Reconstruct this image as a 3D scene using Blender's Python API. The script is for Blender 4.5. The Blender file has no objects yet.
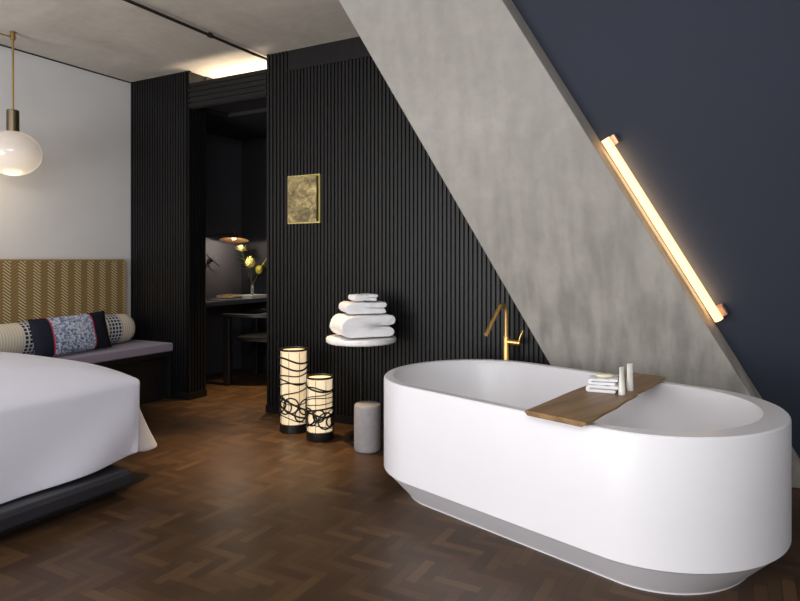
import bpy, bmesh, math, random
from math import sin, cos, pi, radians, atan, sqrt
from mathutils import Vector, Matrix

random.seed(7)
S = bpy.context.scene
COL = S.collection

# ------------------------------------------------------------------ helpers
def lin(c):
    c /= 255.0
    return c / 12.92 if c <= 0.04045 else ((c + 0.055) / 1.055) ** 2.4

def rgb(r, g, b):
    return (lin(r), lin(g), lin(b), 1.0)

def B():
    return bmesh.new()

def finish(bm, sharp=35):
    bmesh.ops.remove_doubles(bm, verts=bm.verts, dist=1e-5)
    bmesh.ops.recalc_face_normals(bm, faces=bm.faces)
    for f in bm.faces:
        f.smooth = True
    for e in bm.edges:
        if len(e.link_faces) == 2:
            e.smooth = e.calc_face_angle(0) < radians(sharp)
        else:
            e.smooth = False

def obj(name, bm, mat, parent=None, loc=None, rot=None, sharp=35, bevel=0, segs=2, fin=True):
    if fin:
        finish(bm, sharp)
    me = bpy.data.meshes.new(name)
    bm.to_mesh(me)
    bm.free()
    for m in (mat if isinstance(mat, (list, tuple)) else [mat]):
        me.materials.append(m)
    o = bpy.data.objects.new(name, me)
    COL.objects.link(o)
    if parent:
        o.parent = parent
    if loc:
        o.location = loc
    if rot:
        o.rotation_euler = rot
    if bevel:
        md = o.modifiers.new('edge', 'BEVEL')
        md.width = bevel
        md.segments = segs
        md.limit_method = 'ANGLE'
        md.angle_limit = radians(40)
        md.harden_normals = True
    return o

def tag(o, label, cat, group=None):
    o['label'] = label
    o['category'] = cat
    if group:
        o['group'] = group
    return o

def thing(name, label, cat, loc=(0, 0, 0), rotz=0, group=None):
    o = bpy.data.objects.new(name, None)
    o.empty_display_size = 0.1
    COL.objects.link(o)
    o.location = loc
    o.rotation_euler = (0, 0, rotz)
    return tag(o, label, cat, group)

def struct(name, bm, mat, **k):
    o = obj(name, bm, mat, **k)
    o['kind'] = 'structure'
    return o

def box(bm, x0, x1, y0, y1, z0, z1, mi=0):
    v = [bm.verts.new(p) for p in ((x0, y0, z0), (x1, y0, z0), (x1, y1, z0), (x0, y1, z0),
                                   (x0, y0, z1), (x1, y0, z1), (x1, y1, z1), (x0, y1, z1))]
    for f in ((3, 2, 1, 0), (4, 5, 6, 7), (0, 1, 5, 4), (1, 2, 6, 5), (2, 3, 7, 6), (3, 0, 4, 7)):
        bm.faces.new([v[i] for i in f]).material_index = mi
    return v

def obox(bm, center, ax, ay, az):
    """box from a centre and three half-axis vectors"""
    c, ax, ay, az = map(Vector, (center, ax, ay, az))
    v = [bm.verts.new(c + sx * ax + sy * ay + sz * az) for sz in (-1, 1) for sx, sy in ((-1, -1), (1, -1), (1, 1), (-1, 1))]
    for f in ((3, 2, 1, 0), (4, 5, 6, 7), (0, 1, 5, 4), (1, 2, 6, 5), (2, 3, 7, 6), (3, 0, 4, 7)):
        bm.faces.new([v[i] for i in f])

def prism(bm, poly, vec):
    vec = Vector(vec)
    a = [bm.verts.new(Vector(p)) for p in poly]
    b = [bm.verts.new(Vector(p) + vec) for p in poly]
    bm.faces.new(a)
    bm.faces.new(b[::-1])
    n = len(poly)
    for i in range(n):
        bm.faces.new((a[i], a[(i + 1) % n], b[(i + 1) % n], b[i]))

def skin_loops(bm, loops, cap0=True, cap1=True, closed=True, mi=0):
    rows = [[bm.verts.new(p) for p in L] for L in loops]
    n = len(rows[0])
    for r0, r1 in zip(rows, rows[1:]):
        for i in range(n if closed else n - 1):
            j = (i + 1) % n
            bm.faces.new((r0[i], r0[j], r1[j], r1[i])).material_index = mi
    if cap0:
        bm.faces.new(rows[0][::-1]).material_index = mi
    if cap1:
        bm.faces.new(rows[-1]).material_index = mi
    return rows

def lathe(bm, prof, n=40, c=(0, 0, 0), cap0=True, cap1=True):
    loops = [[(c[0] + r * cos(2 * pi * i / n), c[1] + r * sin(2 * pi * i / n), c[2] + z) for i in range(n)] for r, z in prof]
    return skin_loops(bm, loops, cap0, cap1)

def tube(bm, pts, r, seg=10, closed=False):
    pts = [Vector(p) for p in pts]
    n = len(pts)
    rs = r if isinstance(r, (list, tuple)) else [r] * n
    rows = []
    up = None
    for i, p in enumerate(pts):
        if closed:
            t = pts[(i + 1) % n] - pts[i - 1]
        else:
            t = pts[min(i + 1, n - 1)] - pts[max(i - 1, 0)]
        t.normalize()
        if up is None:
            up = Vector((0, 0, 1)) if abs(t.z) < 0.9 else Vector((1, 0, 0))
        u = (up - t * up.dot(t)).normalized()
        w = t.cross(u)
        up = u
        rows.append([bm.verts.new(p + (u * cos(2 * pi * k / seg) + w * sin(2 * pi * k / seg)) * rs[i]) for k in range(seg)])
    for a in range(n if closed else n - 1):
        r0, r1 = rows[a], rows[(a + 1) % n]
        for k in range(seg):
            bm.faces.new((r0[k], r0[(k + 1) % seg], r1[(k + 1) % seg], r1[k]))
    if not closed:
        bm.faces.new(rows[0][::-1])
        bm.faces.new(rows[-1])

# ------------------------------------------------------------------ materials
class NT:
    """small helper for node trees"""
    def __init__(s, name):
        s.m = bpy.data.materials.new(name)
        s.m.use_nodes = True
        s.t = s.m.node_tree
        s.p = s.t.nodes['Principled BSDF']
        s.out = s.t.nodes['Material Output']
    def n(s, kind, **k):
        x = s.t.nodes.new(kind)
        for a, b in k.items():
            setattr(x, a, b)
        return x
    def l(s, a, b):
        s.t.links.new(a, b)
    def val(s, sock, v):
        if hasattr(v, 'node'):
            s.l(v, sock)
        else:
            sock.default_value = v
    def math(s, op, a, b=0.0, c=0.0):
        x = s.n('ShaderNodeMath', operation=op)
        s.val(x.inputs[0], a); s.val(x.inputs[1], b); s.val(x.inputs[2], c)
        return x.outputs[0]
    def coord(s, which='Object'):
        return s.n('ShaderNodeTexCoord').outputs[which]
    def mapping(s, vec, scale=(1, 1, 1), rot=(0, 0, 0), loc=(0, 0, 0)):
        x = s.n('ShaderNodeMapping')
        s.l(vec, x.inputs[0])
        x.inputs['Scale'].default_value = scale
        x.inputs['Rotation'].default_value = rot
        x.inputs['Location'].default_value = loc
        return x.outputs[0]
    def noise(s, vec, scale=5, detail=4, rough=.5, dist=0):
        x = s.n('ShaderNodeTexNoise')
        s.l(vec, x.inputs['Vector'])
        x.inputs['Scale'].default_value = scale
        x.inputs['Detail'].default_value = detail
        x.inputs['Roughness'].default_value = rough
        x.inputs['Distortion'].default_value = dist
        return x.outputs['Fac']
    def ramp(s, f, stops):
        x = s.n('ShaderNodeValToRGB')
        s.l(f, x.inputs[0])
        e = x.color_ramp.elements
        while len(e) < len(stops):
            e.new(0.5)
        for k, (p, c) in zip(e, stops):
            k.position = p
            k.color = c
        return x.outputs[0]
    def mix(s, f, a, b, mode='MIX'):
        x = s.n('ShaderNodeMix', data_type='RGBA', blend_type=mode)
        s.val(x.inputs[0], f); s.val(x.inputs[6], a); s.val(x.inputs[7], b)
        return x.outputs[2]
    def bump(s, h, strength=.3, dist=.01):
        x = s.n('ShaderNodeBump')
        s.l(h, x.inputs['Height'])
        x.inputs['Strength'].default_value = strength
        x.inputs['Distance'].default_value = dist
        s.l(x.outputs[0], s.p.inputs['Normal'])
    def base(s, c, rough=.5, metal=0, spec=.5):
        s.val(s.p.inputs['Base Color'], c)
        s.val(s.p.inputs['Roughness'], rough)
        s.val(s.p.inputs['Metallic'], metal)
        s.p.inputs['Specular IOR Level'].default_value = spec

def plain(name, c, rough=.5, metal=0, spec=.5, var=.08, scale=20, bump=0):
    t = NT(name)
    nz = t.noise(t.coord(), scale, 3)
    d = tuple(min(1, x * (1 - var)) for x in c[:3]) + (1,)
    e = tuple(min(1, x * (1 + var)) for x in c[:3]) + (1,)
    t.base(t.ramp(nz, [(.3, d), (.7, e)]), rough, metal, spec)
    if bump:
        t.bump(nz, bump, .003)
    return t.m

def emit(name, c, strength):
    t = NT(name)
    t.base(c, .4)
    t.p.inputs['Emission Color'].default_value = c
    t.p.inputs['Emission Strength'].default_value = strength
    return t.m

def concrete(name, c0, c1, c2, streak=True):
    t = NT(name)
    v = t.coord()
    big = t.noise(v, 1.3, 6, .6, .6)
    fine = t.noise(v, 14, 5, .65)
    col = t.ramp(big, [(.3, c0), (.55, c1), (.75, c2)])
    col = t.mix(0.15, col, t.ramp(fine, [(.3, rgb(118, 115, 111)), (.7, rgb(200, 197, 192))]), 'OVERLAY')
    if streak:
        st = t.noise(t.mapping(v, (9, 9, .28), (0, radians(-3), 0)), 1.5, 2, .5, .1)
        low = t.n('ShaderNodeSeparateXYZ'); t.l(v, low.inputs[0])
        amt = t.ramp(t.math('MULTIPLY', low.outputs[2], .4), [(.15, (.55, .55, .55, 1)), (.75, (.12, .12, .12, 1))])
        col = t.mix(amt, col, t.ramp(st, [(.35, rgb(108, 105, 101)), (.62, rgb(184, 182, 178))]), 'OVERLAY')
    t.base(col, .75, 0, .3)
    t.bump(fine, .15, .004)
    return t.m

def parquet():
    t = NT('dark herringbone parquet')
    W, n = .044, 4
    x = t.n('ShaderNodeSeparateXYZ')
    t.l(t.mapping(t.coord(), (1 / W, 1 / W, 1), (0, 0, 0), (100 * n, 101 * n, 0)), x.inputs[0])
    X, Y = x.outputs[0], x.outputs[1]
    i, j = t.math('FLOOR', X), t.math('FLOOR', Y)
    m = t.math('FLOORED_MODULO', t.math('SUBTRACT', i, j), 2 * n)
    hor = t.math('LESS_THAN', m, n - .5)
    ver = t.math('SUBTRACT', 1, hor)
    ai = t.math('SUBTRACT', i, t.math('MULTIPLY', m, hor))
    aj = t.math('ADD', j, t.math('MULTIPLY', t.math('SUBTRACT', m, 2 * n - 1), ver))
    cb = t.n('ShaderNodeCombineXYZ')
    t.l(ai, cb.inputs[0]); t.l(aj, cb.inputs[1]); t.l(hor, cb.inputs[2])
    wn = t.n('ShaderNodeTexWhiteNoise', noise_dimensions='3D')
    t.l(cb.outputs[0], wn.inputs['Vector'])
    r = wn.outputs['Value']
    gx, gy = t.math('FRACT', X), t.math('FRACT', Y)
    across = t.math('ADD', t.math('MULTIPLY', gy, hor), t.math('MULTIPLY', gx, ver))
    edge = t.math('MINIMUM', across, t.math('SUBTRACT', 1, across))
    gap = t.math('LESS_THAN', edge, .035)
    # grain along each plank
    gh = t.noise(t.mapping(t.coord(), (5, 70, 1)), 3, 4, .6)
    gv = t.noise(t.mapping(t.coord(), (70, 5, 1)), 3, 4, .6)
    g = t.math('ADD', t.math('MULTIPLY', gh, hor), t.math('MULTIPLY', gv, ver))
    f = t.math('ADD', t.math('MULTIPLY', r, .72), t.math('MULTIPLY', g, .4))
    big = t.noise(t.coord(), .9, 2)
    f = t.math('ADD', f, t.math('MULTIPLY', t.math('SUBTRACT', big, .5), .3))
    col = t.ramp(f, [(.12, rgb(60, 42, 28)), (.45, rgb(69, 49, 32)), (.8, rgb(80, 58, 38)), (1, rgb(94, 70, 46))])
    col = t.mix(t.math('MULTIPLY', gap, .6), col, rgb(30, 20, 15))
    t.base(col, t.math('ADD', .31, t.math('MULTIPLY', g, .14)), 0, .36)
    t.bump(t.math('SUBTRACT', t.math('MULTIPLY', g, .3), gap), .2, .002)
    return t.m

def woven_gold():
    t = NT('woven gold herringbone fabric')
    x = t.n('ShaderNodeSeparateXYZ')
    t.l(t.coord(), x.inputs[0])
    Y, Z = x.outputs[1], x.outputs[2]
    tri = t.math('PINGPONG', Y, .055)
    ph = t.math('ADD', t.math('MULTIPLY', Z, 1 / .023), t.math('MULTIPLY', tri, 32))
    st = t.math('ADD', .5, t.math('MULTIPLY', t.math('SINE', t.math('MULTIPLY', ph, 2 * pi)), .5))
    side = t.math('LESS_THAN', t.math('FLOORED_MODULO', Y, .11), .055)
    dk = t.mix(side, rgb(146, 119, 72), rgb(120, 95, 54))
    lt = t.mix(side, rgb(176, 148, 98), rgb(250, 234, 194))  # alternate columns paler: sheen of the weave put into the colour
    t.base(t.mix(t.math('POWER', st, 1.6), dk, lt), .42, .35, .5)
    t.bump(st, .7, .004)
    return t.m

def lumbar_fabric():
    t = NT('navy cushion cloth with patterned centre')
    x = t.n('ShaderNodeSeparateXYZ')
    t.l(t.coord(), x.inputs[0])
    a = t.math('ABSOLUTE', t.math('ADD', x.outputs[1], .02))
    ctr = t.math('LESS_THAN', a, .165)
    red = t.math('MULTIPLY', t.math('GREATER_THAN', a, .161), t.math('LESS_THAN', a, .171))
    nz = t.noise(t.mapping(t.coord(), (1, 1, 1)), 55, 3, .7)
    pat = t.ramp(nz, [(.36, rgb(70, 88, 132)), (.47, rgb(130, 148, 185)), (.56, rgb(205, 210, 222)), (.7, rgb(228, 229, 234))])
    col = t.mix(ctr, rgb(30, 32, 46), pat)
    col = t.mix(red, col, rgb(196, 60, 76))
    t.base(col, .85, 0, .2)
    t.bump(t.noise(t.coord(), 300, 2), .2, .002)
    return t.m

def bolster_fabric():
    t = NT('cream knit with black check bands')
    x = t.n('ShaderNodeSeparateXYZ')
    t.l(t.coord(), x.inputs[0])
    Y = x.outputs[1]
    ang = t.math('ARCTAN2', x.outputs[2], x.outputs[0])
    u = t.math('FRACT', t.math('MULTIPLY', Y, 1 / .030))
    v = t.math('FRACT', t.math('MULTIPLY', ang, 25 / (2 * pi)))
    chk = t.math('MULTIPLY', t.math('GREATER_THAN', u, .34), t.math('GREATER_THAN', v, .3))
    # check bands: near the right end and near the left visible part
    b1 = t.math('LESS_THAN', t.math('ABSOLUTE', t.math('SUBTRACT', Y, .435)), .06)
    b2 = t.math('LESS_THAN', t.math('ABSOLUTE', t.math('ADD', Y, .245)), .05)
    bands = t.math('MAXIMUM', b1, b2)
    rib = t.math('ADD', .5, t.math('MULTIPLY', t.math('SINE', t.math('MULTIPLY', Y, 2 * pi / .02)), .5))
    cream = t.mix(rib, rgb(205, 194, 172), rgb(226, 219, 204))
    checks = t.mix(chk, rgb(206, 206, 208), rgb(44, 48, 62))
    t.base(t.mix(bands, cream, checks), .9, 0, .2)
    t.bump(rib, .4, .003)
    return t.m

def wood(name, c0, c1, axis='y', scale=3, rough=.45, spec=.5):
    t = NT(name)
    sc = {'x': (1.2, 22, 22), 'y': (22, 1.2, 22), 'z': (22, 22, 1.2)}[axis]
    g = t.noise(t.mapping(t.coord(), sc), scale * .4, 5, .6, .8)
    t.base(t.ramp(g, [(.3, c0), (.68, c1)]), rough, 0, spec)
    t.bump(g, .1, .002)
    return t.m

def textile(name, c, scale=350, bump=.3, var=.05):
    t = NT(name)
    nz = t.noise(t.coord(), scale, 2)
    soft = t.noise(t.coord(), 7, 2)
    d = tuple(x * (1 - var) for x in c[:3]) + (1,)
    t.base(t.ramp(soft, [(.3, d), (.7, c)]), .9, 0, .15)
    t.p.inputs['Sheen Weight'].default_value = .15
    t.bump(nz, bump, .003)
    return t.m

M_floor = parquet()
M_ceil = concrete('ceiling concrete', rgb(186, 180, 171), rgb(203, 198, 190), rgb(218, 214, 207), False)
M_pillar = concrete('pillar concrete', rgb(158, 155, 150), rgb(166, 163, 158), rgb(174, 171, 166))
M_white = plain('white wall paint', rgb(214, 214, 215), .8, 0, .2, .02, 3)
M_navy = plain('navy wall paint', rgb(42, 47, 61), .7, 0, .3, .04, 2)
M_slat = wood('black stained timber slats', rgb(14, 13, 14), rgb(22, 21, 22), 'z', 3, .46, .32)
M_slath = wood('black stained timber lintel', rgb(14, 13, 14), rgb(22, 21, 22), 'x', 3, .46, .32)
M_backing = plain('black slat backing', rgb(10, 10, 10), .8)
M_dark = plain('charcoal painted board', rgb(46, 46, 50), .55, 0, .4, .05, 5)
M_nook = plain('lamplit nook wall', rgb(78, 78, 85), .6, 0, .3, .03, 3)  # lighter than the charcoal board: lamp light put into the wall colour
M_gap = plain('dark shadow gap', rgb(24, 24, 24), .8)
M_tub = plain('white solid stone', rgb(226, 225, 230), .32, 0, .5, .01, 3)
M_plinth = plain('pale grey solid stone', rgb(222, 221, 226), .4, 0, .5, .01, 3)
M_tray = wood('oiled walnut', rgb(104, 77, 45), rgb(150, 115, 72), 'y', 3.4, .42)
M_gold = plain('brushed gold metal', rgb(222, 182, 112), .34, .9, .5, .05, 60)
M_frame = plain('pale gold frame', rgb(206, 190, 122), .35, .7, .5, .05, 40)
M_bronze = plain('dark bronze metal', rgb(118, 106, 86), .35, 1, .5, .05, 50)
M_brass = plain('aged brass metal', rgb(178, 148, 92), .32, 1, .5, .05, 50)
M_copper = plain('copper end block', rgb(205, 168, 140), .4, .6, .5, .05, 30)
M_black = plain('black lacquer', rgb(22, 22, 23), .35, 0, .5)
M_blackmetal = plain('black metal', rgb(20, 20, 21), .38, .4)
M_chair = plain('black stained ash', rgb(19, 19, 21), .4)
M_duvet = textile('white cotton bedding', rgb(219, 218, 231), 500, .12, .015)
M_towel = textile('white terry cloth', rgb(240, 240, 244), 420, .9, .02)
M_leather = plain('charcoal leather', rgb(36, 36, 41), .36, 0, .5, .1, 90, .1)
M_lilac = textile('lilac grey upholstery', rgb(150, 138, 156), 420, .25)
M_stool = plain('grey stone stool', rgb(150, 146, 148), .7, 0, .3, .08, 25, .1)
M_headboard = woven_gold()
M_hbtrim = plain('gold cloth piping', rgb(168, 140, 88), .5, .3)
M_lumbar = lumbar_fabric()
M_bolster = bolster_fabric()
M_ceramic = plain('ivory plastic tube', rgb(232, 230, 222), .35)
M_soap = plain('pale yellow soap', rgb(226, 218, 190), .5)
M_disc = plain('white table lacquer', rgb(236, 236, 240), .35)
M_desk = plain('graphite desk laminate', rgb(78, 78, 86), .45)
M_tube = emit('warm lit acrylic tube', (1.0, .67, .35, 1), 1.45)
M_bulb = emit('warm bulb', (1.0, .70, .40, 1), 2)
M_steel = plain('satin grey steel pipe', rgb(70, 68, 66), .4, .8)

# lantern paper: lit from inside, fibres in the sheet
def lantern_paper():
    t = NT('lit cream lantern paper')
    nz = t.noise(t.mapping(t.coord(), (1, 1, .5)), 13, 4, .65)
    c = t.ramp(nz, [(.32, (.75, .50, .25, 1)), (.6, (1.0, .80, .54, 1))])
    t.base(rgb(226, 206, 168), .8)
    t.l(c, t.p.inputs['Emission Color'])
    t.p.inputs['Emission Strength'].default_value = .56
    return t.m
M_paper = lantern_paper()

def opal_glass():
    t = NT('opal glass with glow gradient')
    x = t.n('ShaderNodeSeparateXYZ')
    t.l(t.coord(), x.inputs[0])
    c = t.ramp(t.math('MULTIPLY_ADD', x.outputs[2], 1 / .304, .5),
               [(.0, (1, .86, .66, 1)), (.3, (.9, .74, .56, 1)), (.62, (.56, .46, .38, 1)), (1, (.66, .54, .43, 1))])  # inner glow painted as an emission gradient, brightest at the bottom
    t.base(rgb(176, 170, 165), .12, 0, .5)
    t.l(c, t.p.inputs['Emission Color'])
    t.p.inputs['Emission Strength'].default_value = .5
    return t.m
M_opal = opal_glass()

def art_material():
    t = NT('mottled gold leaf artwork')
    v = t.coord()
    a = t.noise(v, 9, 6, .65, 1.2)
    b = t.noise(t.mapping(v, (1, 1, 2.0), (0, .6, 0)), 9, 5, .65, 1.2)
    c = t.ramp(a, [(.25, rgb(98, 84, 50)), (.5, rgb(150, 134, 92)), (.75, rgb(182, 164, 116))])
    d = t.ramp(b, [(.38, rgb(48, 44, 30)), (.5, rgb(140, 124, 82)), (.64, rgb(226, 204, 142))])
    t.base(t.mix(.62, c, d), .5, .2)
    t.bump(b, .4, .004)
    return t.m
M_art = art_material()

def clear_glass():
    t = NT('clear vase glass')
    t.base((.95, .97, .97, 1), .03)
    t.p.inputs['Transmission Weight'].default_value = .85
    t.p.inputs['IOR'].default_value = 1.45
    return t.m
M_glass = clear_glass()

# ------------------------------------------------------------------ room shell
XL, YW, H = -4.68, 3.68, 2.705      # left wall, slat wall front, ceiling height
XD0, XD1 = -3.963, -3.15           # doorway
bm = B(); box(bm, -4.9, 2.9, -2.4, 5.3, -.06, 0); struct('floor', bm, M_floor)
bm = B(); box(bm, -4.9, 2.9, -2.4, 5.3, H, H + .12); struct('ceiling', bm, M_ceil)
bm = B(); box(bm, XL - .12, XL, -2.4, YW + .01, 0, H); struct('wall_left', bm, M_white)
bm = B(); box(bm, XL, XL + .008, -2.4, YW, H - .009, H); struct('trim_1', bm, M_gap)  # dark strip stands in for the shaded gap under the ceiling

def slats(bm, x0, x1, z0, z1, y, per=.030, w=.0185, dep=.014):
    n = int((x1 - x0) / per)
    per = (x1 - x0) / n
    for i in range(n):
        a = x0 + i * per + (per - w) / 2
        v = box(bm, a, a + w, y, y + dep, z0, z1, 0)

def slats_side(bm, x, y0, y1, z0, z1, sx, per=.030, w=.0185, dep=.014):
    n = max(1, int((y1 - y0) / per))
    per = (y1 - y0) / n
    for i in range(n):
        a = y0 + i * per + (per - w) / 2
        box(bm, min(x, x + sx * dep), max(x, x + sx * dep), a, a + w, z0, z1, 0)

# left slatted block beside the doorway
bm = B()
box(bm, XL, XD0 - .018, YW + .0135, YW + .19, 0, H, 1)
slats(bm, XL, XD0, 0, H, YW)
slats_side(bm, XD0, YW + .03, YW + .19, 0, 2.6, -1)
box(bm, XD0 - .018, XD0, YW, YW + .024, 0, H, 0)
struct('wall_back_left', bm, [M_slat, M_backing])
# main slatted wall
bm = B()
box(bm, XD1 + .018, -.3, YW + .0135, YW + .12, 0, H, 1)
slats(bm, XD1, -2.944, 0, H, YW)
slats(bm, -2.944, -.3, 0, 2.555, YW)
box(bm, -2.944, -.3, YW + .006, YW + .019, 2.567, H, 0)
box(bm, -2.944, -.3, YW - .004, YW + .012, 2.553, 2.567, 0)
slats_side(bm, XD1 + .018, YW + .022, YW + .12, 0, H, -1)
struct('wall_back', bm, [M_slat, M_backing])
# skirting
bm = B(); box(bm, XD1, -.3, YW - .006, YW + .001, 0, .055); struct('baseboard_back', bm, M_slath)
bm = B(); box(bm, -4.13, XD0, YW - .006, YW + .001, 0, .055)
box(bm, XD0 - .001, XD0 + .006, YW - .006, YW + .19, 0, .055); struct('baseboard_left', bm, M_slath)
# horizontal slat lintel above the doorway
bm = B()
box(bm, XD0, XD1, YW + .014, YW + .05, 2.395, 2.60, 1)
for k in range(5):
    z = 2.400 + k * .042
    box(bm, XD0, XD1, YW, YW + .02, z, z + .030 if k else z + .028, 0)
struct('trim_2', bm, [M_slath, M_backing])
# cove bottom and dark boxes around the study nook
bm = B(); box(bm, XD0 - .02, XD1 + .05, YW + .05, 4.15, 2.45, 2.50)
box(bm, XD0 - .02, XD1 + .05, 4.12, 4.15, 2.50, H); struct('trim_3', bm, M_dark)
bm = B(); box(bm, XL, -2.4, 4.15, 5.05, 2.42, 2.46); box(bm, XL, XD0 - .02, YW + .19, 4.15, 2.42, 2.46)
box(bm, XD1 + .05, -2.4, YW + .12, 4.15, 2.42, 2.46); struct('ceiling_nook', bm, M_dark)
bm = B(); box(bm, XL - .1, XL + .02, YW + .19, 5.05, 0, H); struct('wall_nook_left', bm, M_nook)
bm = B(); box(bm, XL - .1, -2.3, 5.05, 5.15, 0, H); struct('wall_nook_back', bm, M_dark)
bm = B(); box(bm, -2.4, -2.3, YW + .12, 5.05, 0, H); struct('wall_nook_right', bm, M_dark)
bm = B(); box(bm, XD0 - .02, XD0, YW + .19, 4.13, 2.46, H); struct('trim_4', bm, M_dark)

# leaning concrete strut and the navy wall behind it (both tilt 13 degrees into the room)
K, Y0 = .236, 3.72
def lean(x, z, off=0):
    return (x, Y0 - K * z + off, z)
xl = lambda z: -.674 - .5255 * z
xr = lambda z: .311 - .5575 * z
bm = B()
zt = H
front = [lean(xl(0), 0), lean(xr(0), 0), lean(xr(zt), zt), lean(xl(zt), zt)]
mid = [lean(xl(0), 0, .12), lean(xr(0) + .035, 0, .12), lean(xr(zt) + .035, zt, .12), lean(xl(zt), zt, .12)]
back = [(xl(0), 4.0, 0), (xr(0) + .06, 4.0, 0), (xr(zt) + .06, 4.0, zt), (xl(zt), 4.0, zt)]
skin_loops(bm, [front, mid, back])
o = struct('wall_slanted_pillar', bm, M_pillar, bevel=.006)
bm = B()
nv = [lean(xr(0) + .036, 0, .12), lean(2.9, 0, .12), lean(2.9, zt, .12), lean(xr(zt) + .036, zt, .12)]
prism(bm, nv, (0, .1, 0))
struct('wall_right', bm, M_navy)

# ------------------------------------------------------------------ ceiling pipe
t = thing('ceiling_pipe', 'thin grey metal pipe running along the concrete ceiling', 'pipe', (-3.17, 0, 2.682))
bm = B(); tube(bm, [(0, -2.2, 0), (0, 3.95, 0)], .0105, 12); obj('pipe', bm, M_steel, t)
for y in (.9, 3.13):
    bm = B(); tube(bm, [(0, y - .014, 0), (0, y + .014, 0)], .017, 12); box(bm, -.008, .008, y - .012, y + .012, 0, .018)
    obj('clip', bm, M_steel, t)

# ------------------------------------------------------------------ pendant lamp
px, py = -4.344, 2.482
t = thing('pendant_lamp', 'opal glass globe pendant on thin brass rod by the white wall', 'lamp', (px, py, 0))
bm = B(); tube(bm, [(0, 0, 2.15), (0, 0, 2.655)], .007, 10); obj('rod', bm, M_brass, t)
bm = B(); lathe(bm, [(.012, 2.645), (.016, 2.65), (.016, 2.695), (.022, 2.70)], 16)
tube(bm, [(0, -.02, 2.672), (0, .02, 2.672)], .006, 8)
obj('ceiling_hook', bm, M_brass, t)
bm = B(); tube(bm, [(0, 0, 2.665), (-.02, -.1, 2.672), (-.03, -.3, 2.676), (-.03, -.8, 2.69)], .005, 8); obj('cable', bm, M_brass, t)
bm = B(); lathe(bm, [(.012, 2.172), (.036, 2.170), (.039, 2.166), (.039, 2.024), (.034, 2.020)], 32); obj('socket', bm, M_bronze, t)
# flattened globe
a, bz, zc = .176, .152, 1.876
prof = []
for i in range(41):
    th = -pi / 2 + (pi - .19) * i / 40
    prof.append((max(.0005, a * cos(th)), bz * sin(th)))
bm = B(); lathe(bm, prof, 64, cap0=True, cap1=True)
obj('glass_globe', bm, M_opal, t, loc=(0, 0, zc), sharp=80)

# ------------------------------------------------------------------ headboard, bench, pillows
bm = B(); box(bm, -.025, .025, -1.9, 1.9, -.799, .35)
t = thing('headboard', 'long gold woven herringbone headboard panel on the white wall', 'headboard', (XL + .026, 1.695, .80))
obj('woven_panel', bm, M_headboard, t, bevel=.012, segs=3)
bm = B(); tube(bm, [(.02, -1.89, .348), (.02, 1.888, .348), (.02, 1.898, .34), (.02, 1.898, -.79)], .007, 8); obj('piping', bm, M_hbtrim, t)

BX = -4.137   # bench front
t = thing('bench', 'low black bench with lilac grey seat pad beside the bed', 'bench', (-4.4, 2.7, 0))
bm = B(); box(bm, -.218, .225, -.42, .97, 0.0, .355); obj('base', bm, M_black, t, bevel=.004)
bm = B(); box(bm, -.218, .263, -.42, .975, .356, .392); obj('rail', bm, M_black, t, bevel=.003)
for y in (.955, .28, -.40):
    bm = B(); box(bm, .226, .258, y - .015, y + .015, 0, .356); obj('leg', bm, M_black, t, bevel=.002)
bm = B(); box(bm, -.218, .263, -.42, .975, .393, .461); obj('seat_pad', bm, M_lilac, t, bevel=.012, segs=3)

# bolster : soft cylinder with rounded ends
bm = B()
R = .121
loops = []
Lb = 1.28
prof = [(.02, -Lb / 2 - .012), (.07, -Lb / 2 - .006), (.1, -Lb / 2 + .012), (.115, -Lb / 2 + .035)]
ys = [-Lb / 2 + .07 + i * (Lb - .14) / 14 for i in range(15)]
seq = [(y, r) for r, y in prof] + [(y, R + .002 * sin(i * 1.7)) for i, y in enumerate(ys)] + [(-y, r) for r, y in reversed(prof)]
for y, r in seq:
    loops.append([(r * cos(2 * pi * k / 48), y, r * sin(2 * pi * k / 48)) for k in range(48)])
skin_loops(bm, loops)
o = obj('bolster_pillow', bm, M_bolster, loc=(-4.497, 2.88, .4645 + R), sharp=70)
tag(o, 'long round cream bolster with black check bands on the bench', 'pillow')

# lumbar cushion, pinched at the corners, leaning on the bolster
bm = B()
NX, NZ = 36, 20
W2, H2 = .315, .145
def cush(u, v, s):
    e = (1 - abs(u) ** 3.2) * (1 - abs(v) ** 3.0)
    th = .062 * max(0, e) ** .6
    pin = 1 - .06 * (1 - u * u) * abs(v) ** 4
    pin2 = 1 - .035 * (1 - v * v) * abs(u) ** 4
    wr = .003 * sin(9 * u + 4 * v) * e
    return (s * th + wr, u * W2 * pin2, v * H2 * pin)
rows = {}
for s in (1, -1):
    g = [[bm.verts.new(cush(-1 + 2 * i / NX, -1 + 2 * j / NZ, s)) for j in range(NZ + 1)] for i in range(NX + 1)]
    for i in range(NX):
        for j in range(NZ):
            bm.faces.new((g[i][j], g[i + 1][j], g[i + 1][j + 1], g[i][j + 1]))
o = obj('lumbar_cushion', bm, M_lumbar, loc=(-4.272, 2.865, .61), rot=(radians(1.5), radians(-14), radians(4)), sharp=80)
tag(o, 'navy lumbar cushion with blue speckled centre and red piping', 'cushion')

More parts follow.
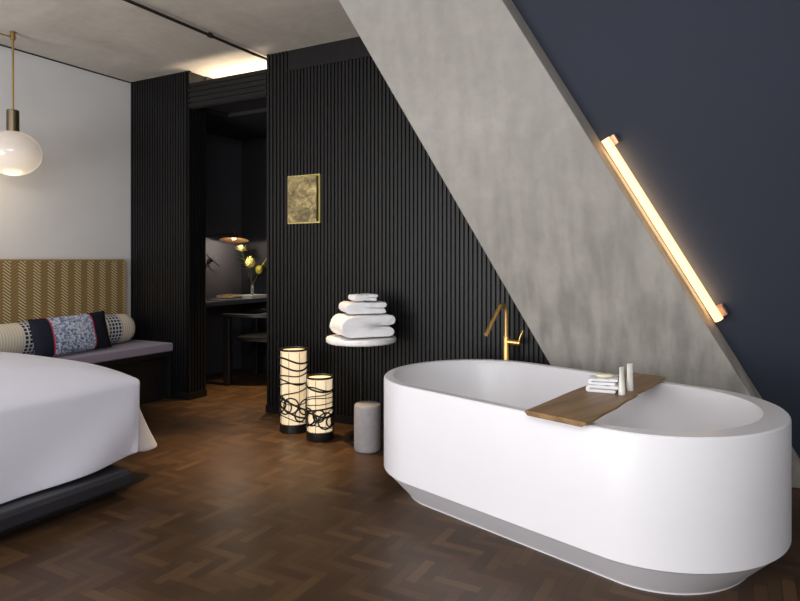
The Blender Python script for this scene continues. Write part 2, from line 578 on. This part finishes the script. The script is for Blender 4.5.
# ------------------------------------------------------------------ bed
t = thing('bed', 'bed with low charcoal leather platform rail under white duvet', 'bed', (-3.6, 1.12, 0))
ox, oy = -3.6, 1.12
bm = B(); box(bm, -1.0 , -2.703 - ox, -.80, 2.035 - oy, 0, .055); obj('plinth', bm, M_black, t)
bm = B(); box(bm, -1.0, -2.576 - ox, -.93, 2.046 - oy, .056, .138); obj('platform_rail', bm, M_leather, t, bevel=.022, segs=4)
bm = B(); box(bm, -1.0, -2.74 - ox, -.85, 1.98 - oy, .139, .53); obj('mattress', bm, M_duvet, t, bevel=.05, segs=4)

# duvet: rings around a rounded rectangle path, hanging over the foot and the sides
xf, ya, yb = -2.665, .12, 2.165     # foot edge, far-left side, right side (next to bench)
xh = -4.6
path = []
rc = .022
for i in range(60):
    path.append((xh + (xf - rc - xh) * i / 60.0, yb, 0, 1, 'side'))
for i in range(9):
    a = pi / 2 - pi / 2 * i / 8
    path.append((xf - rc + rc * cos(a), yb - rc + rc * sin(a), cos(a), sin(a), 'corner'))
for i in range(1, 70):
    path.append((xf, yb - rc + (ya + rc - yb + rc) * i / 70.0, 1, 0, 'foot'))
for i in range(9):
    a = -pi / 2 * i / 8
    path.append((xf - rc + rc * cos(a), ya + rc + rc * sin(a), cos(a), sin(a), 'corner2'))
for i in range(1, 61):
    path.append((xf - rc + (xh - xf + rc) * i / 60.0, ya, 0, -1, 'side2'))
def ring(off, z, out=0, hang=0):
    L = []
    for k, (x, y, nx, ny, w) in enumerate(path):
        X = min(x, xf - off)
        Y = min(max(y, ya + off), yb - off)
        zz = z
        # crown of the mattress falls towards the foot
        if hang == 0:
            zz += -.05 * max(0, (X + 3.25) / .55) ** 2 if X > -3.25 else 0
            zz += .004 * sin(3.1 * X + 2.3 * Y) + .003 * sin(7 * X - 5 * Y)
        else:
            d = hang
            fl = 0
            # right flap swings out beside the foot corner
            if w == 'side':
                e_ = max(0, xf - rc - X)
                q = min(1, e_ / .07) * max(0, 1 - max(0, e_ - .07) / .75)
                fl = .185 * d ** 1.25 * q + .02 * d
                zz = z_side(d, X)
            elif w == 'corner':
                q = ny ** 3
                fl = .0
                zz = z_foot(d, Y)
            elif w in ('foot',):
                zz = z_foot(d, Y)
                fl = .006 * d
                # pull folds toward the corner
                fl += .016 * d * sin(9 * (Y - yb) + 5 * d) * math.exp(-((Y - yb) / .5) ** 2)
            else:
                zz = z_side(d, X) if w == 'side2' else z_foot(d, Y)
                fl = .03 * d
            wob = .006 * d * sin(14 * X) if w.startswith('side') else .006 * d * sin(11 * Y)
            X += nx * (out + fl + wob)
            Y += ny * (out + fl + wob)
        L.append((X, Y, zz))
    return L
ztop = .622
def z_foot(d, Y):
    top = .552
    hem = .142 + .045 * max(0, (Y - 1.25)) ** 3
    return top + (hem - top) * d
def z_side(d, X):
    top = ztop - .05 - (.05 * max(0, (X + 3.25) / .55) ** 2 if X > -3.25 else 0)
    hem = .145 + .02 * max(0, -2.9 - X)
    return top + (hem - top) * d
bm = B()
loops = [ring(.96, ztop + .02), ring(.7, ztop + .018), ring(.45, ztop + .012), ring(.28, ztop + .006), ring(.16, ztop), ring(.09, ztop - .006),
         ring(.04, ztop - .013), ring(.014, ztop - .022), ring(0.003, ztop - .036)]
for k in range(1, 13):
    loops.append(ring(0, 0, .0, k / 12))
# a small hem turned under
last = loops[-1]
loops.append([(x - .012 * p[2], y - .012 * p[3], z + .001) for (x, y, z), p in zip(last, path)])
rows = [[bm.verts.new(p) for p in L] for L in loops]
n = len(path)
for r0, r1 in zip(rows, rows[1:]):
    for i in range(n - 1):
        bm.faces.new((r0[i], r0[i + 1], r1[i + 1], r1[i]))
bmesh.ops.remove_doubles(bm, verts=bm.verts, dist=.0006)
o = obj('duvet', bm, M_duvet, sharp=80)
md = o.modifiers.new('soft', 'SUBSURF'); md.levels = 1; md.render_levels = 1
tag(o, 'smooth white duvet draped over the foot of the bed', 'duvet')

# ------------------------------------------------------------------ bathtub
TX, TY, TA = -.7217, 2.8228, -.314
tub = thing('bathtub', 'large white oval freestanding bathtub under the slanted concrete', 'bathtub', (TX, TY, 0), TA)
def oval(L, W, n, z, cx=0, cy=0, N=128):
    pts = []
    for i in range(N):
        a = 2 * pi * (i + .5) / N
        sx = 1 if cos(a) >= 0 else -1
        pts.append((cx + n * cos(a) + sx * (L / 2 - n), cy + W / 2 * sin(a), z))
    return pts
L, W, n = 1.8164, .9795, .4339
bm = B()
ZT = .5754
outer = [oval(L - .26, W - .26, n - .13, .125), oval(L - .02, W - .02, n - .01, .128), oval(L, W, n, .136), oval(L, W, n, .3), oval(L, W, n, ZT - .012), oval(L - .004, W - .004, n - .002, ZT - .005),
         oval(L - .014, W - .014, n - .007, ZT)]
cx = -.026
inner = [(1.690, .884, .41, ZT), (1.678, .872, .405, ZT - .006), (1.668, .862, .40, ZT - .02), (1.63, .835, .385, .5), (1.52, .77, .35, .38), (1.38, .69, .31, .26), (1.28, .61, .28, .205), (1.1, .5, .22, .18), (.8, .3, .14, .172)]
for (l_, w_, n_, z_) in inner:
    outer.append(oval(l_, w_, n_, z_, cx + (.0 if z_ > .5 else -.03 * (.55 - z_))))
skin_loops(bm, outer)
obj('basin', bm, M_tub, tub, sharp=28)
bm = B()
skin_loops(bm, [oval(L - .252, W - .252, n - .126, 0), oval(L - .25, W - .25, n - .125, .006), oval(L - .02, W - .02, n - .01, .1275), oval(L - .30, W - .30, n - .15, .1275)], True, True)
obj('plinth', bm, M_plinth, tub, sharp=20)
bm = B(); lathe(bm, [(.001, .1722), (.03, .1722), (.032, .176), (.001, .178)], 24, (cx - .02, 0, 0)); obj('drain', bm, M_gold, tub)

ca, sa = cos(TA), sin(TA)
def tubw(x, y, z):
    return (TX + x * ca - y * sa, TY + x * sa + y * ca, z)

# wooden tray with live edges lying across the rim
TZ = ZT + .0015
bm = B()
NT_ = 40
top, bot = [], []
def tray_pt(s, side):
    # s from 0 (front) to 1 (back); left and right edges
    y = -.537 + s * 1.03
    xl_ = .199 - .109 * s - .018 * sin(pi * s) + .003 * sin(9 * s)
    xr_ = .452 - .177 * s + .012 * sin(pi * s) + .003 * sin(8 * s + .5) + .002 * sin(27 * s)
    if .55 < s < .64:
        xr_ -= .012 * sin(pi * (s - .55) / .09)
    return (xl_ if side < 0 else xr_), y
rowsT = []
for i in range(NT_ + 1):
    s = i / NT_
    (x0, y0), (x1, y1) = tray_pt(s, -1), tray_pt(s, 1)
    sk = .008
    dz = .0
    sec = [(x0 + .014, y0, TZ), (x0, y0, TZ + .011), (x0 + .004, y0, TZ + .0185), (x0 + .03, y0, TZ + .020), ((x0 + x1) / 2, (y0 + y1) / 2, TZ + .020),
           (x1 - .03, y1, TZ + .020), (x1 - .003, y1, TZ + .0185), (x1, y1, TZ + .012), (x1 - .02, y1, TZ)]
    rowsT.append(sec)
skin_loops(bm, rowsT)
o = obj('bath_tray', bm, M_tray, loc=(TX, TY, 0), rot=(0, 0, TA), sharp=40, bevel=.003)
tag(o, 'live edge wooden tray laid across the bathtub rim', 'tray')
zt_ = TZ + .0205

def folded(bm, w, d, h, gap=.006, seg=14, jig=.0):
    """towel folded once: a U profile in x/z (fold on the left), extruded along y"""
    r = h / 2
    t_ = (h - gap) / 2
    P = []
    e = t_ / 2
    # top layer, right end rounded
    for k in range(seg + 1):
        a = -pi / 2 + pi * k / seg
        P.append((w / 2 - e + e * cos(a), h - e + e * sin(a)))
    for k in range(1, 6):
        x = w / 2 - e + (-w / 2 + r - w / 2 + e) * k / 6
        P.append((x, h + .002 * sin(k * 2.1)))
    for k in range(seg + 1):
        a = pi / 2 + pi * k / seg
        P.append((-w / 2 + r + r * cos(a), r + r * sin(a)))
    for k in range(seg + 1):
        a = -pi / 2 + pi * k / seg
        P.append((w / 2 - e - .008 + e * cos(a), e + e * sin(a)))
    xi = -w / 2 + r
    P.append((xi, t_)); P.append((xi - gap / 2, r)); P.append((xi, h - t_))
    loops = []
    q = min(.03, d * .16)
    for y, s in ((-d / 2, .74), (-d / 2 + q * .08, .86), (-d / 2 + q * .3, .94), (-d / 2 + q * .65, .97), (-d / 2 + q, 1), (0, 1.0), (d / 2 - q, 1), (d / 2 - q * .3, .88), (d / 2, .5)):
        L = []
        for (x, z) in P:
            zc = h - e if z > r else e
            if x < xi + .001 and False:
                zc = r
            L.append((x * (.96 + .04 * s) + .004 * sin(y * 30 + z * 40), y, max(.0006, z + (s - 1) * (z - zc) * .9)))
        loops.append(L)
    skin_loops(bm, loops)

# cloths, soap, bottles on the tray
Pc = tubw(.236, -.02, zt_)
crot = TA + radians(24)
bm = B(); folded(bm, .128, .10, .031, .002); o = obj('face_cloth', bm, M_towel, loc=Pc, rot=(0, 0, crot), sharp=60)
tag(o, 'white folded face cloth lying directly on the wooden bath tray', 'cloth', None)
bm = B(); folded(bm, .118, .09, .026, .002); o = obj('face_cloth', bm, M_towel, loc=(Pc[0] - .002, Pc[1] + .004, Pc[2] + .0315), rot=(0, 0, crot + .12), sharp=60)
tag(o, 'white folded face cloth on top of another, under the soap', 'cloth', None)
bm = B(); lathe(bm, [(.001, 0), (.026, .001), (.031, .005), (.031, .009), (.027, .013), (.001, .0145)], 32)
o = obj('soap_bar', bm, M_soap, loc=(Pc[0] + .006, Pc[1] + .006, Pc[2] + .058), rot=(0, 0, .4), sharp=60)
o.scale = (1.25, .8, 1)
tag(o, 'pale yellow oval soap on the folded face cloths', 'soap')
def squeeze_tube(loc, rz, label):
    t = thing('toiletry_tube', label, 'toiletry bottle', loc, rz, 'toiletry tubes on the bath tray')
    bm = B(); lathe(bm, [(.0128, 0), (.0135, .002), (.0135, .020), (.0125, .022)], 28); obj('cap', bm, M_ceramic, t)
    bm = B()
    lp = []
    for k in range(9):
        s = k / 8
        a_, b_ = .0138 + .001 * s, .0138 * (1 - s) + .0016 * s
        lp.append([(a_ * cos(2 * pi * i / 28), b_ * sin(2 * pi * i / 28), .0225 + .092 * s) for i in range(28)])
    skin_loops(bm, lp)
    obj('body', bm, M_ceramic, t, sharp=50)
p = tubw(.326, -.035, zt_); squeeze_tube(p, radians(62), 'ivory toiletry tube standing on the bath tray, nearer the face cloths')
p = tubw(.311, .066, zt_); squeeze_tube(p, radians(48), 'ivory toiletry tube standing on the bath tray, behind the other tube')

# ------------------------------------------------------------------ floor-standing bath tap
t = thing('bath_faucet', 'slim gold floor standing bath tap behind the bathtub', 'tap', (-1.218, 3.575, -.0))
bm = B(); lathe(bm, [(.045, 0), (.045, .012), (.04, .016)], 32); obj('base', bm, M_gold, t)
bm = B(); lathe(bm, [(.0185, .0165), (.0185, .693), (.016, .698)], 28); obj('standpipe', bm, M_gold, t)
bm = B()
pts = [(0, 0, .699), (0, 0, .837)]
for k in range(1, 9):
    a = radians(155) * k / 8
    pts.append((-.012 * (1 - cos(a)), -.038 * (1 - cos(a)),   .842 + .042 * sin(a)))
e = Vector(pts[-1])
dirv = Vector((-.03, -.235, -.205)).normalized()
pts += [tuple(e + dirv * q) for q in (.03, .1, .205)]
tube(bm, pts, .0125, 16)
obj('spout', bm, M_gold, t)
bm = B(); tube(bm, [(.012, .0, .664), (.085, .0, .660)], .0165, 20); obj('valve', bm, M_gold, t)
bm = B(); tube(bm, [(.076, -.0, .668), (.088, 0, .702), (.102, 0, .734)], .0045, 10); obj('lever', bm, M_gold, t)

# ------------------------------------------------------------------ round table with towels
DX, DY = -2.145, 3.43
t = thing('side_table', 'round white topped table on thin black stem by the slatted wall', 'table', (DX, DY, 0))
bm = B(); lathe(bm, [(.001, .620), (.218, .620), (.226, .628), (.226, .648), (.221, .654), (.001, .654)], 64); obj('tabletop', bm, M_disc, t)
bm = B(); lathe(bm, [(.009, .0135), (.009, .619)], 16); obj('stem', bm, M_blackmetal, t)
bm = B(); lathe(bm, [(.078, 0), (.078, .008), (.074, .0125), (.01, .013)], 40); obj('base', bm, M_blackmetal, t)
phi = radians(50)
def towel(w, d, h, dz, dx, dr, label, gap=.007, dfr=0):
    bm = B(); folded(bm, w, d, h, gap)
    c, s = cos(phi), sin(phi)
    o = obj('folded_towel', bm, M_towel, loc=(DX + dx * c - dfr * s, DY + dx * s + dfr * c, .6545 + dz), rot=(0, 0, phi + dr), sharp=60)
    md = o.modifiers.new('soft', 'SUBSURF'); md.levels = 2; md.render_levels = 2
    tx = bpy.data.textures.new('terry', 'CLOUDS'); tx.noise_scale = .035
    dm = o.modifiers.new('plush', 'DISPLACE'); dm.texture = tx; dm.strength = .010; dm.mid_level = .5; dm.texture_coords = 'LOCAL'
    tx2 = bpy.data.textures.new('terry soft', 'CLOUDS'); tx2.noise_scale = .012
    dm2 = o.modifiers.new('pile', 'DISPLACE'); dm2.texture = tx2; dm2.strength = .005; dm2.mid_level = .5; dm2.texture_coords = 'LOCAL'
    tag(o, label, 'towel', 'white towels stacked on the round table')
towel(.355, .29, .138, .008, .006, .02, 'thick white folded bath towel, largest at the bottom of the stack', .004)
towel(.270, .22, .070, .155, .012, -.05, 'medium white folded towel in the middle of the stack', .003)
towel(.160, .14, .040, .234, .012, .08, 'small white folded towel at the top of the stack', .002)

# ------------------------------------------------------------------ lanterns
def lantern(name_label, loc, r, h, base_h, seed):
    rnd = random.Random(seed)
    t = thing('lantern', name_label, 'lantern', loc, 0, 'glowing paper lanterns on the floor')
    bm = B(); lathe(bm, [(r * .97, 0), (r, .004), (r, base_h), (r * .9, base_h + .002)], 48); obj('base', bm, M_black, t)
    bm = B(); lathe(bm, [(r * .93, base_h + .003), (r * .93, h - .014)], 48, cap0=False, cap1=True); obj('paper_shade', bm, M_paper, t)
    bm = B(); lathe(bm, [(r * .94, h - .013), (r, h - .013), (r, h), (r * .95, h), (r * .94, h - .008)], 48, cap0=False, cap1=False); obj('rim', bm, M_black, t)
    bm = B()
    for k in range(8):
        a = 2 * pi * k / 8 + .3
        tube(bm, [(r * .96 * cos(a), r * .96 * sin(a), base_h), (r * .96 * cos(a), r * .96 * sin(a), h - .02)], .0016, 6)
    obj('wire_ribs', bm, M_blackmetal, t)
    zl, zh = base_h + .02, h - .05
    for k in range(10):
        z0 = zl + (zh - zl) * (k + .5 + rnd.uniform(-.25, .25)) / 10
        A = rnd.uniform(.008, .03)
        if k < 3:
            A = rnd.uniform(.03, .07)
        ph = rnd.uniform(0, 2 * pi)
        wv = rnd.uniform(.0, .006)
        A = min(A, z0 - base_h - .008, h - .018 - z0)
        bm = B()
        tube(bm, [(r * cos(q), r * sin(q), z0 + A * cos(q - ph) + wv * sin(3 * q)) for q in (2 * pi * i / 48 for i in range(48))], rnd.choice((.003, .0045, .006)), 8, True)
        obj('vine', bm, M_blackmetal, t)
    for k in range(7):
        a0 = -pi / 2 + .55 + (k - 3) * .52 + rnd.uniform(-.12, .12)
        rad = rnd.uniform(.036, .058)
        z0 = base_h + rad + .01 + rnd.uniform(0, .28 * (h - base_h - .1))
        bm = B()
        tube(bm, [(r * 1.01 * cos(a0 + rad / r * cos(q)), r * 1.01 * sin(a0 + rad / r * cos(q)), z0 + rad * sin(q)) for q in (2 * pi * i / 32 for i in range(32))], .0048, 8, True)
        obj('curl', bm, M_blackmetal, t)
    return t
lantern('taller cylindrical paper lantern wrapped in dark vines, by the slatted wall', (-2.640, 3.366, 0), .094, .555, .055, 3)
lantern('shorter cylindrical paper lantern wrapped in dark vines', (-2.371, 3.292, 0), .088, .405, .055, 8)

# ------------------------------------------------------------------ grey drum stool
bm = B()
lathe(bm, [(.001, 0), (.072, 0), (.078, .004), (.081, .02), (.082, .14), (.081, .262), (.078, .277), (.072, .2815), (.001, .282)], 56)
o = obj('drum_stool', bm, M_stool, loc=(-1.975, 3.232, 0), sharp=50)
tag(o, 'small grey cylindrical stool on the floor beside the bathtub', 'stool')

# ------------------------------------------------------------------ picture
t = thing('framed_picture', 'small gold framed picture hung on black slatted wall', 'picture', (-2.782, YW - .001, 1.592))
w, h = .144, .176
bm = B()
for (x0, x1, z0, z1) in ((-w, w, h - .006, h), (-w, w, -h, -h + .006), (-w, -w + .006, -h + .006, h - .006), (w - .006, w, -h + .006, h - .006)):
    box(bm, x0, x1, -.020, 0, z0, z1)
box(bm, -w + .006, w - .006, -.006, 0, -h + .006, h - .006)
obj('frame', bm, M_frame, t)
bm = B(); box(bm, -w + .012, w - .020, -.032, -.0065, -h + .014, h - .012)
finish(bm)
for f in bm.faces:
    f.material_index = 0 if f.normal.y < -.9 else 1  # sides go black: their shade is put into the colour
obj('canvas', bm, [M_art, M_black], t, fin=False)

# ------------------------------------------------------------------ tube light on the navy wall
A_, B_ = Vector((-.607, 3.341, 1.774)), Vector((-.089, 3.560, .846))
ax = (B_ - A_).normalized()
nrm = Vector((0, -1, -K)).normalized()
t = thing('tube_light', 'long glowing tube light slanting along the concrete edge on navy wall', 'light', (A_ + B_) / 2)
o0 = (A_ + B_) / 2
bm = B(); tube(bm, [A_ - o0, B_ - o0], .0225, 24); obj('tube', bm, M_tube, t)
sidev = ax.cross(nrm).normalized()
for P, sgn in ((A_, 1), (B_, -1)):
    c0 = P + ax * (.026 * sgn) - nrm * .0506 + Vector((.016, 0, .009)) - o0
    bm = B(); obox(bm, c0, ax * .026, sidev * .026, nrm * .0265); obj('end_mount', bm, M_copper, t, bevel=.003)

# ------------------------------------------------------------------ study nook
bm = B(); box(bm, XL + .021, -4.215, YW + .2, 5.048, .727, .767)
o = obj('desk', bm, M_desk, bevel=.003)
tag(o, 'dark grey floating desk top in the study nook', 'desk')

# chair with wrap round back, facing the desk
t = thing('desk_chair', 'black wooden armchair with curved back at the nook desk', 'chair', (-3.93, 4.62, 0), radians(14))
for (x, y, zt2) in ((-.27, -.27, .625), (-.27, .27, .625), (.24, -.25, .62), (.24, .25, .62)):
    bm = B()
    skin_loops(bm, [[(x + sx * .031, y + sy * .031, z) for sx, sy in ((-1, -1), (1, -1), (1, 1), (-1, 1))] for z in (0, zt2)])
    obj('leg', bm, M_chair, t, bevel=.008)
bm = B()
lp = []
for z, k in ((.40, .96), (.405, 1), (.432, 1), (.44, .97)):
    lp.append([(k * .24 * (abs(cos(q)) ** .5) * (1 if cos(q) > 0 else -1), k * .25 * (abs(sin(q)) ** .5) * (1 if sin(q) > 0 else -1), z) for q in (2 * pi * (i + .5) / 48 for i in range(48))])
skin_loops(bm, lp)
obj('seat', bm, M_chair, t)
bm = B()
path_ = []
for i in range(41):
    q = -pi / 2 - .25 + (pi + .5) * i / 40
    path_.append((.0 + .30 * cos(q) * (1 if cos(q) > 0 else 1.6), .295 * sin(q)))
path_ = [(-.31, -.285)] + [(x, y) for x, y in path_ if x > -.2] + [(-.31, .285)]
nP = len(path_)
lp = []
for i, (x, y) in enumerate(path_):
    a0, a1 = path_[max(0, i - 1)], path_[min(nP - 1, i + 1)]
    tx, ty = a1[0] - a0[0], a1[1] - a0[1]
    ll = sqrt(tx * tx + ty * ty)
    nx_, ny_ = ty / ll, -tx / ll
    rise = max(0, x) / .30
    z0, z1 = .626, .658 + .065 * rise ** 1.5
    wd = .030 - .012 * rise
    lp.append([(x - nx_ * wd, y - ny_ * wd, z0), (x + nx_ * wd, y + ny_ * wd, z0), (x + nx_ * wd, y + ny_ * wd, z1), (x - nx_ * wd, y - ny_ * wd, z1)])
skin_loops(bm, lp)
obj('backrest', bm, M_chair, t, bevel=.006)

# wall lamp with a swinging arm
t = thing('wall_lamp', 'dark swing arm wall lamp with shallow bronze shade over the desk', 'lamp', (XL + .022, 4.59, 1.14))
def R_(x, y, z):
    return (x - (XL + .022), y - 4.59, z - 1.14)
shade_c = (-4.385, 4.65, 1.345)
bm = B(); lathe(bm, [(.03, -.0), (.03, .012)], 24)
for v in bm.verts:
    v.co = Vector((v.co.z, v.co.y, v.co.x))
obj('bracket', bm, M_blackmetal, t)
bm = B(); tube(bm, [R_(-4.62, 4.40, 1.00), R_(-4.612, 4.59, 1.14), R_(-4.60, 4.66, 1.195)], .005, 8); obj('arm', bm, M_blackmetal, t)
bm = B(); tube(bm, [R_(-4.648, 4.59, 1.14), R_(-4.60, 4.59, 1.14)], .009, 10); obj('pivot', bm, M_blackmetal, t)
bm = B(); tube(bm, [R_(-4.60, 4.50, 1.20), R_(-4.60, 4.67, 1.085)], .005, 8); obj('arm', bm, M_blackmetal, t)
bm = B(); tube(bm, [R_(-4.655, 4.37, 1.36), R_(-4.62, 4.37, 1.365), R_(-4.385, 4.65, 1.415)], .006, 8); obj('arm', bm, M_blackmetal, t)
bm = B()
sc = R_(*shade_c)
lathe(bm, [(.142, 0), (.138, .004), (.10, .026), (.045, .040), (.024, .05), (.02, .10), (.012, .104), (.001, .104)], 48, sc, False, True)
lathe(bm, [(.142, 0), (.136, .0015), (.09, .021), (.03, .034), (.001, .034)], 48, sc, False, True)
bmesh.ops.rotate(bm, verts=bm.verts, cent=sc, matrix=Matrix.Rotation(radians(-9), 3, Vector((.88, .48, 0))))
obj('lamp_shade', bm, plain('bronze brown metal', rgb(112, 84, 58), .35, .8), t)
bm = B(); lathe(bm, [(.001, .004), (.016, .008), (.022, .02), (.014, .033), (.001, .0335)], 20, sc); obj('bulb', bm, M_bulb, t)

# books and magazines on the desk
zb = .7675
def book(x, y, z, sx, sy, sz, rz, mat, label):
    t = thing('book', label, 'book', (x, y, z), rz, 'books lying on the nook desk')
    bm = B(); box(bm, -sx / 2, sx / 2, -sy / 2, sy / 2, 0, .0025); box(bm, -sx / 2, sx / 2, -sy / 2, sy / 2, sz - .0025, sz); box(bm, -sx / 2, -sx / 2 + .003, -sy / 2, sy / 2, .0025, sz - .0025)
    obj('cover', bm, mat, t)
    bm = B(); box(bm, -sx / 2 + .0035, sx / 2 - .004, -sy / 2 + .004, sy / 2 - .004, .0027, sz - .0027); obj('pages', bm, plain('paper pages', rgb(225, 220, 205), .8), t)
M_bk1 = plain('tan book cover', rgb(150, 118, 82), .5)
M_bk2 = plain('ochre book cover', rgb(170, 140, 86), .5)
M_bk3 = plain('black book cover', rgb(38, 36, 36), .45)
M_bk4 = plain('white book cover', rgb(225, 225, 222), .5)
book(-4.36, 4.50, zb, .20, .27, .018, .1, M_bk3, 'dark magazine lying nearest the doorway on the desk')
book(-4.355, 4.545, zb + .0182, .17, .20, .012, .32, M_bk2, 'ochre magazine on top of the dark magazine')
book(-4.33, 4.86, zb, .22, .26, .03, -.05, M_bk4, 'thick white book under the vase of flowers')
book(-4.52, 4.72, zb, .16, .21, .034, .2, M_bk1, 'tan book on the desk against the nook wall')

# vase and flowers
vx, vy, vz = -4.36, 4.885, zb + .0305
t = thing('bud_vase', 'slim clear glass vase standing on the white book', 'vase', (vx, vy, vz))
bm = B(); lathe(bm, [(.001, 0), (.016, 0), (.017, .004), (.016, .09), (.013, .10), (.0115, .10), (.0135, .088), (.014, .008), (.001, .007)], 28); obj('body', bm, M_glass, t)
M_stem = plain('green stem', rgb(80, 98, 48), .6)
M_leaf = plain('yellow green leaf', rgb(150, 158, 74), .5, 0, .4, .2, 40)
M_pet1 = plain('pale green petals', rgb(212, 205, 150), .6, 0, .3, .12, 60)
M_pet2 = plain('cream yellow petals', rgb(240, 226, 150), .6, 0, .3, .1, 60)
M_pet3 = plain('yellow petals', rgb(226, 214, 96), .6, 0, .3, .1, 60)
def petal(bm, base, d, ln, wd, curl):
    d = Vector(d).normalized()
    side = d.cross(Vector((0, 0, 1)))
    side = side.normalized() if side.length > .05 else Vector((1, 0, 0))
    upn = side.cross(d)
    prev = None
    for k in range(7):
        s = k / 6
        c = Vector(base) + d * ln * s + upn * (-curl * s * s)
        ww = wd * sin(pi * min(.97, .12 + .85 * s)) ** .8
        a, b, m_ = bm.verts.new(c - side * ww), bm.verts.new(c + side * ww), bm.verts.new(c + upn * -.25 * ww)
        if prev:
            bm.faces.new((prev[0], prev[2], m_, a)); bm.faces.new((prev[2], prev[1], b, m_))
        prev = (a, b, m_)
def flower(label, head, mat, kind, size, seed):
    rnd = random.Random(seed)
    t = thing('flower', label, 'flower', (vx, vy, vz + .02), 0, 'flowers in the bud vase')
    hd = Vector(head) - Vector((vx, vy, vz + .02))
    bm = B()
    tube(bm, [(0, 0, 0), (0.0, 0.0, .075), tuple(hd * .55 + Vector((0, 0, .02))), tuple(hd)], .0026, 8)
    obj('stem', bm, M_stem, t)
    bm = B()
    if kind == 'protea':
        for k in range(26):
            a = k * 2.4
            el = .35 + .9 * (k / 26)
            petal(bm, hd, (cos(a) * cos(el), sin(a) * cos(el), sin(el)), size * rnd.uniform(.85, 1.1), size * .17, size * .15)
    else:
        for k in range(64):
            z = 1 - 2 * (k + .5) / 64
            a = k * 2.4
            rr = sqrt(max(0, 1 - z * z))
            petal(bm, hd, (cos(a) * rr, sin(a) * rr, z), size * rnd.uniform(.85, 1.05), size * .2, size * .1)
        bmesh.ops.create_icosphere(bm, subdivisions=3, radius=size * .72, matrix=Matrix.Translation(hd))
    obj('flower_head', bm, mat, t, sharp=60)
    return t, hd
t, hd = flower('pale green spiky flower, tallest in the bud vase', (-4.45, 4.83, 1.235), M_pet1, 'protea', .085, 1)
bm = B(); petal(bm, hd * .8, (-.3, -.8, .5), .09, .016, .01); petal(bm, hd * .7, (-.5, -.7, .3), .13, .010, .01); obj('leaf', bm, M_leaf, t)
t, hd = flower('cream yellow round flower in the middle of the bud vase', (-4.38, 4.875, 1.13), M_pet2, 'ball', .066, 2)
bm = B(); petal(bm, hd * .75, (-.6, -.7, .25), .13, .014, .01); obj('leaf', bm, M_leaf, t)
t, hd = flower('yellow round flower, lowest in the bud vase', (-4.31, 4.93, 1.055), M_pet3, 'ball', .050, 3)
for d_ in ((.55, .45, .75), (.7, .5, .45), (.35, .4, .95)):
    bm = B(); petal(bm, hd * .95 + Vector((.0, .01, .01)), d_, .18, .046, .015); obj('leaf', bm, M_leaf, t)

# ------------------------------------------------------------------ lights
def area(name, loc, target, sx, sy, power, color, spread=180):
    d = bpy.data.lights.new(name, 'AREA')
    d.shape = 'RECTANGLE'; d.size = sx; d.size_y = sy
    d.energy = power; d.color = color; d.spread = radians(spread)
    o = bpy.data.objects.new(name, d); COL.objects.link(o)
    o.location = loc
    o.rotation_euler = (Vector(target) - Vector(loc)).to_track_quat('-Z', 'Y').to_euler()
    return o
def point(name, loc, power, color, r=.03):
    d = bpy.data.lights.new(name, 'POINT'); d.energy = power; d.color = color; d.shadow_soft_size = r
    o = bpy.data.objects.new(name, d); COL.objects.link(o); o.location = loc
    return o
def spot(name, loc, target, power, color, ang=80, blend=.8, r=.05):
    d = bpy.data.lights.new(name, 'SPOT'); d.energy = power; d.color = color; d.spot_size = radians(ang); d.spot_blend = blend; d.shadow_soft_size = r
    o = bpy.data.objects.new(name, d); COL.objects.link(o); o.location = loc
    o.rotation_euler = (Vector(target) - Vector(loc)).to_track_quat('-Z', 'Y').to_euler()
    return o
area('window_daylight', (-3.2, -2.1, 1.4), (-1.3, 3.2, 1.3), 2.9, 2.1, 100, (.98, .98, 1.0))
area('ceiling_fill', (-2.6, -2.3, .45), (-2.0, 1.2, 2.7), 3.0, .7, 90, (1.0, .97, .93))  # added upward fill that brightens the ceiling, not a window
area('overhead_fill', (-.2, -1.0, 2.62), (-2.2, 2.2, .4), 2.6, 1.2, 112, (.97, .98, 1.0))  # added soft fill from above for the tub interior and bed
WARM = (1.0, .70, .35)
area('cove_strip', ((XD0 + XD1) / 2, 3.90, 2.52), ((XD0 + XD1) / 2, 3.72, 3.2), 0.76, .05, 5.5, (1.0, .80, .56))
spot('nook_downlight', (-3.42, 4.25, 2.39), (-3.45, 4.2, 0), 330, WARM, 50, .8)
spot('floor_glow_fill', (-2.62, 3.1, 2.69), (-2.52, 2.9, 0), 430, WARM, 40, 1.0)  # added warm spot, stands in for the lamp reflection on the floor
point('desk_lamp_glow', (-4.385, 4.65, 1.318), 6.5, (1.0, .84, .68), .02)
point('pendant_glow', (px, py, zc - .22), 2.5, (1.0, .72, .42), .12)

gl = area('tube_glow_fill', (A_ + B_) / 2 - nrm * .026, (A_ + B_) / 2 - nrm, (B_ - A_).length, .03, 2.2, (1.0, .66, .34))  # added strip behind the tube, strengthens its glow on the wall
yv = -ax.cross(-nrm)
gl.rotation_euler = Matrix((ax, nrm.cross(ax), nrm)).transposed().to_euler()
w = bpy.data.worlds.new('room world'); S.world = w
w.use_nodes = True
bg = w.node_tree.nodes['Background']
bg.inputs[0].default_value = (.90, .90, .91, 1); bg.inputs[1].default_value = .68

# ------------------------------------------------------------------ camera
cam = bpy.data.cameras.new('camera')
co = bpy.data.objects.new('camera', cam); COL.objects.link(co)
cam.sensor_width = 36; cam.lens = 625 / 800 * 36
cam.shift_x = .0012
cam.shift_y = -(300.5 - 260) / 800
co.location = (0, 0, 1.15)
co.rotation_euler = (pi / 2, 0, atan(340 / 625))
cam.clip_start = .05
S.camera = co

S.view_settings.view_transform = 'Standard'
S.view_settings.look = 'None'
S.view_settings.exposure = -.07
S.cycles.use_denoising = True
S.cycles.max_bounces = 8
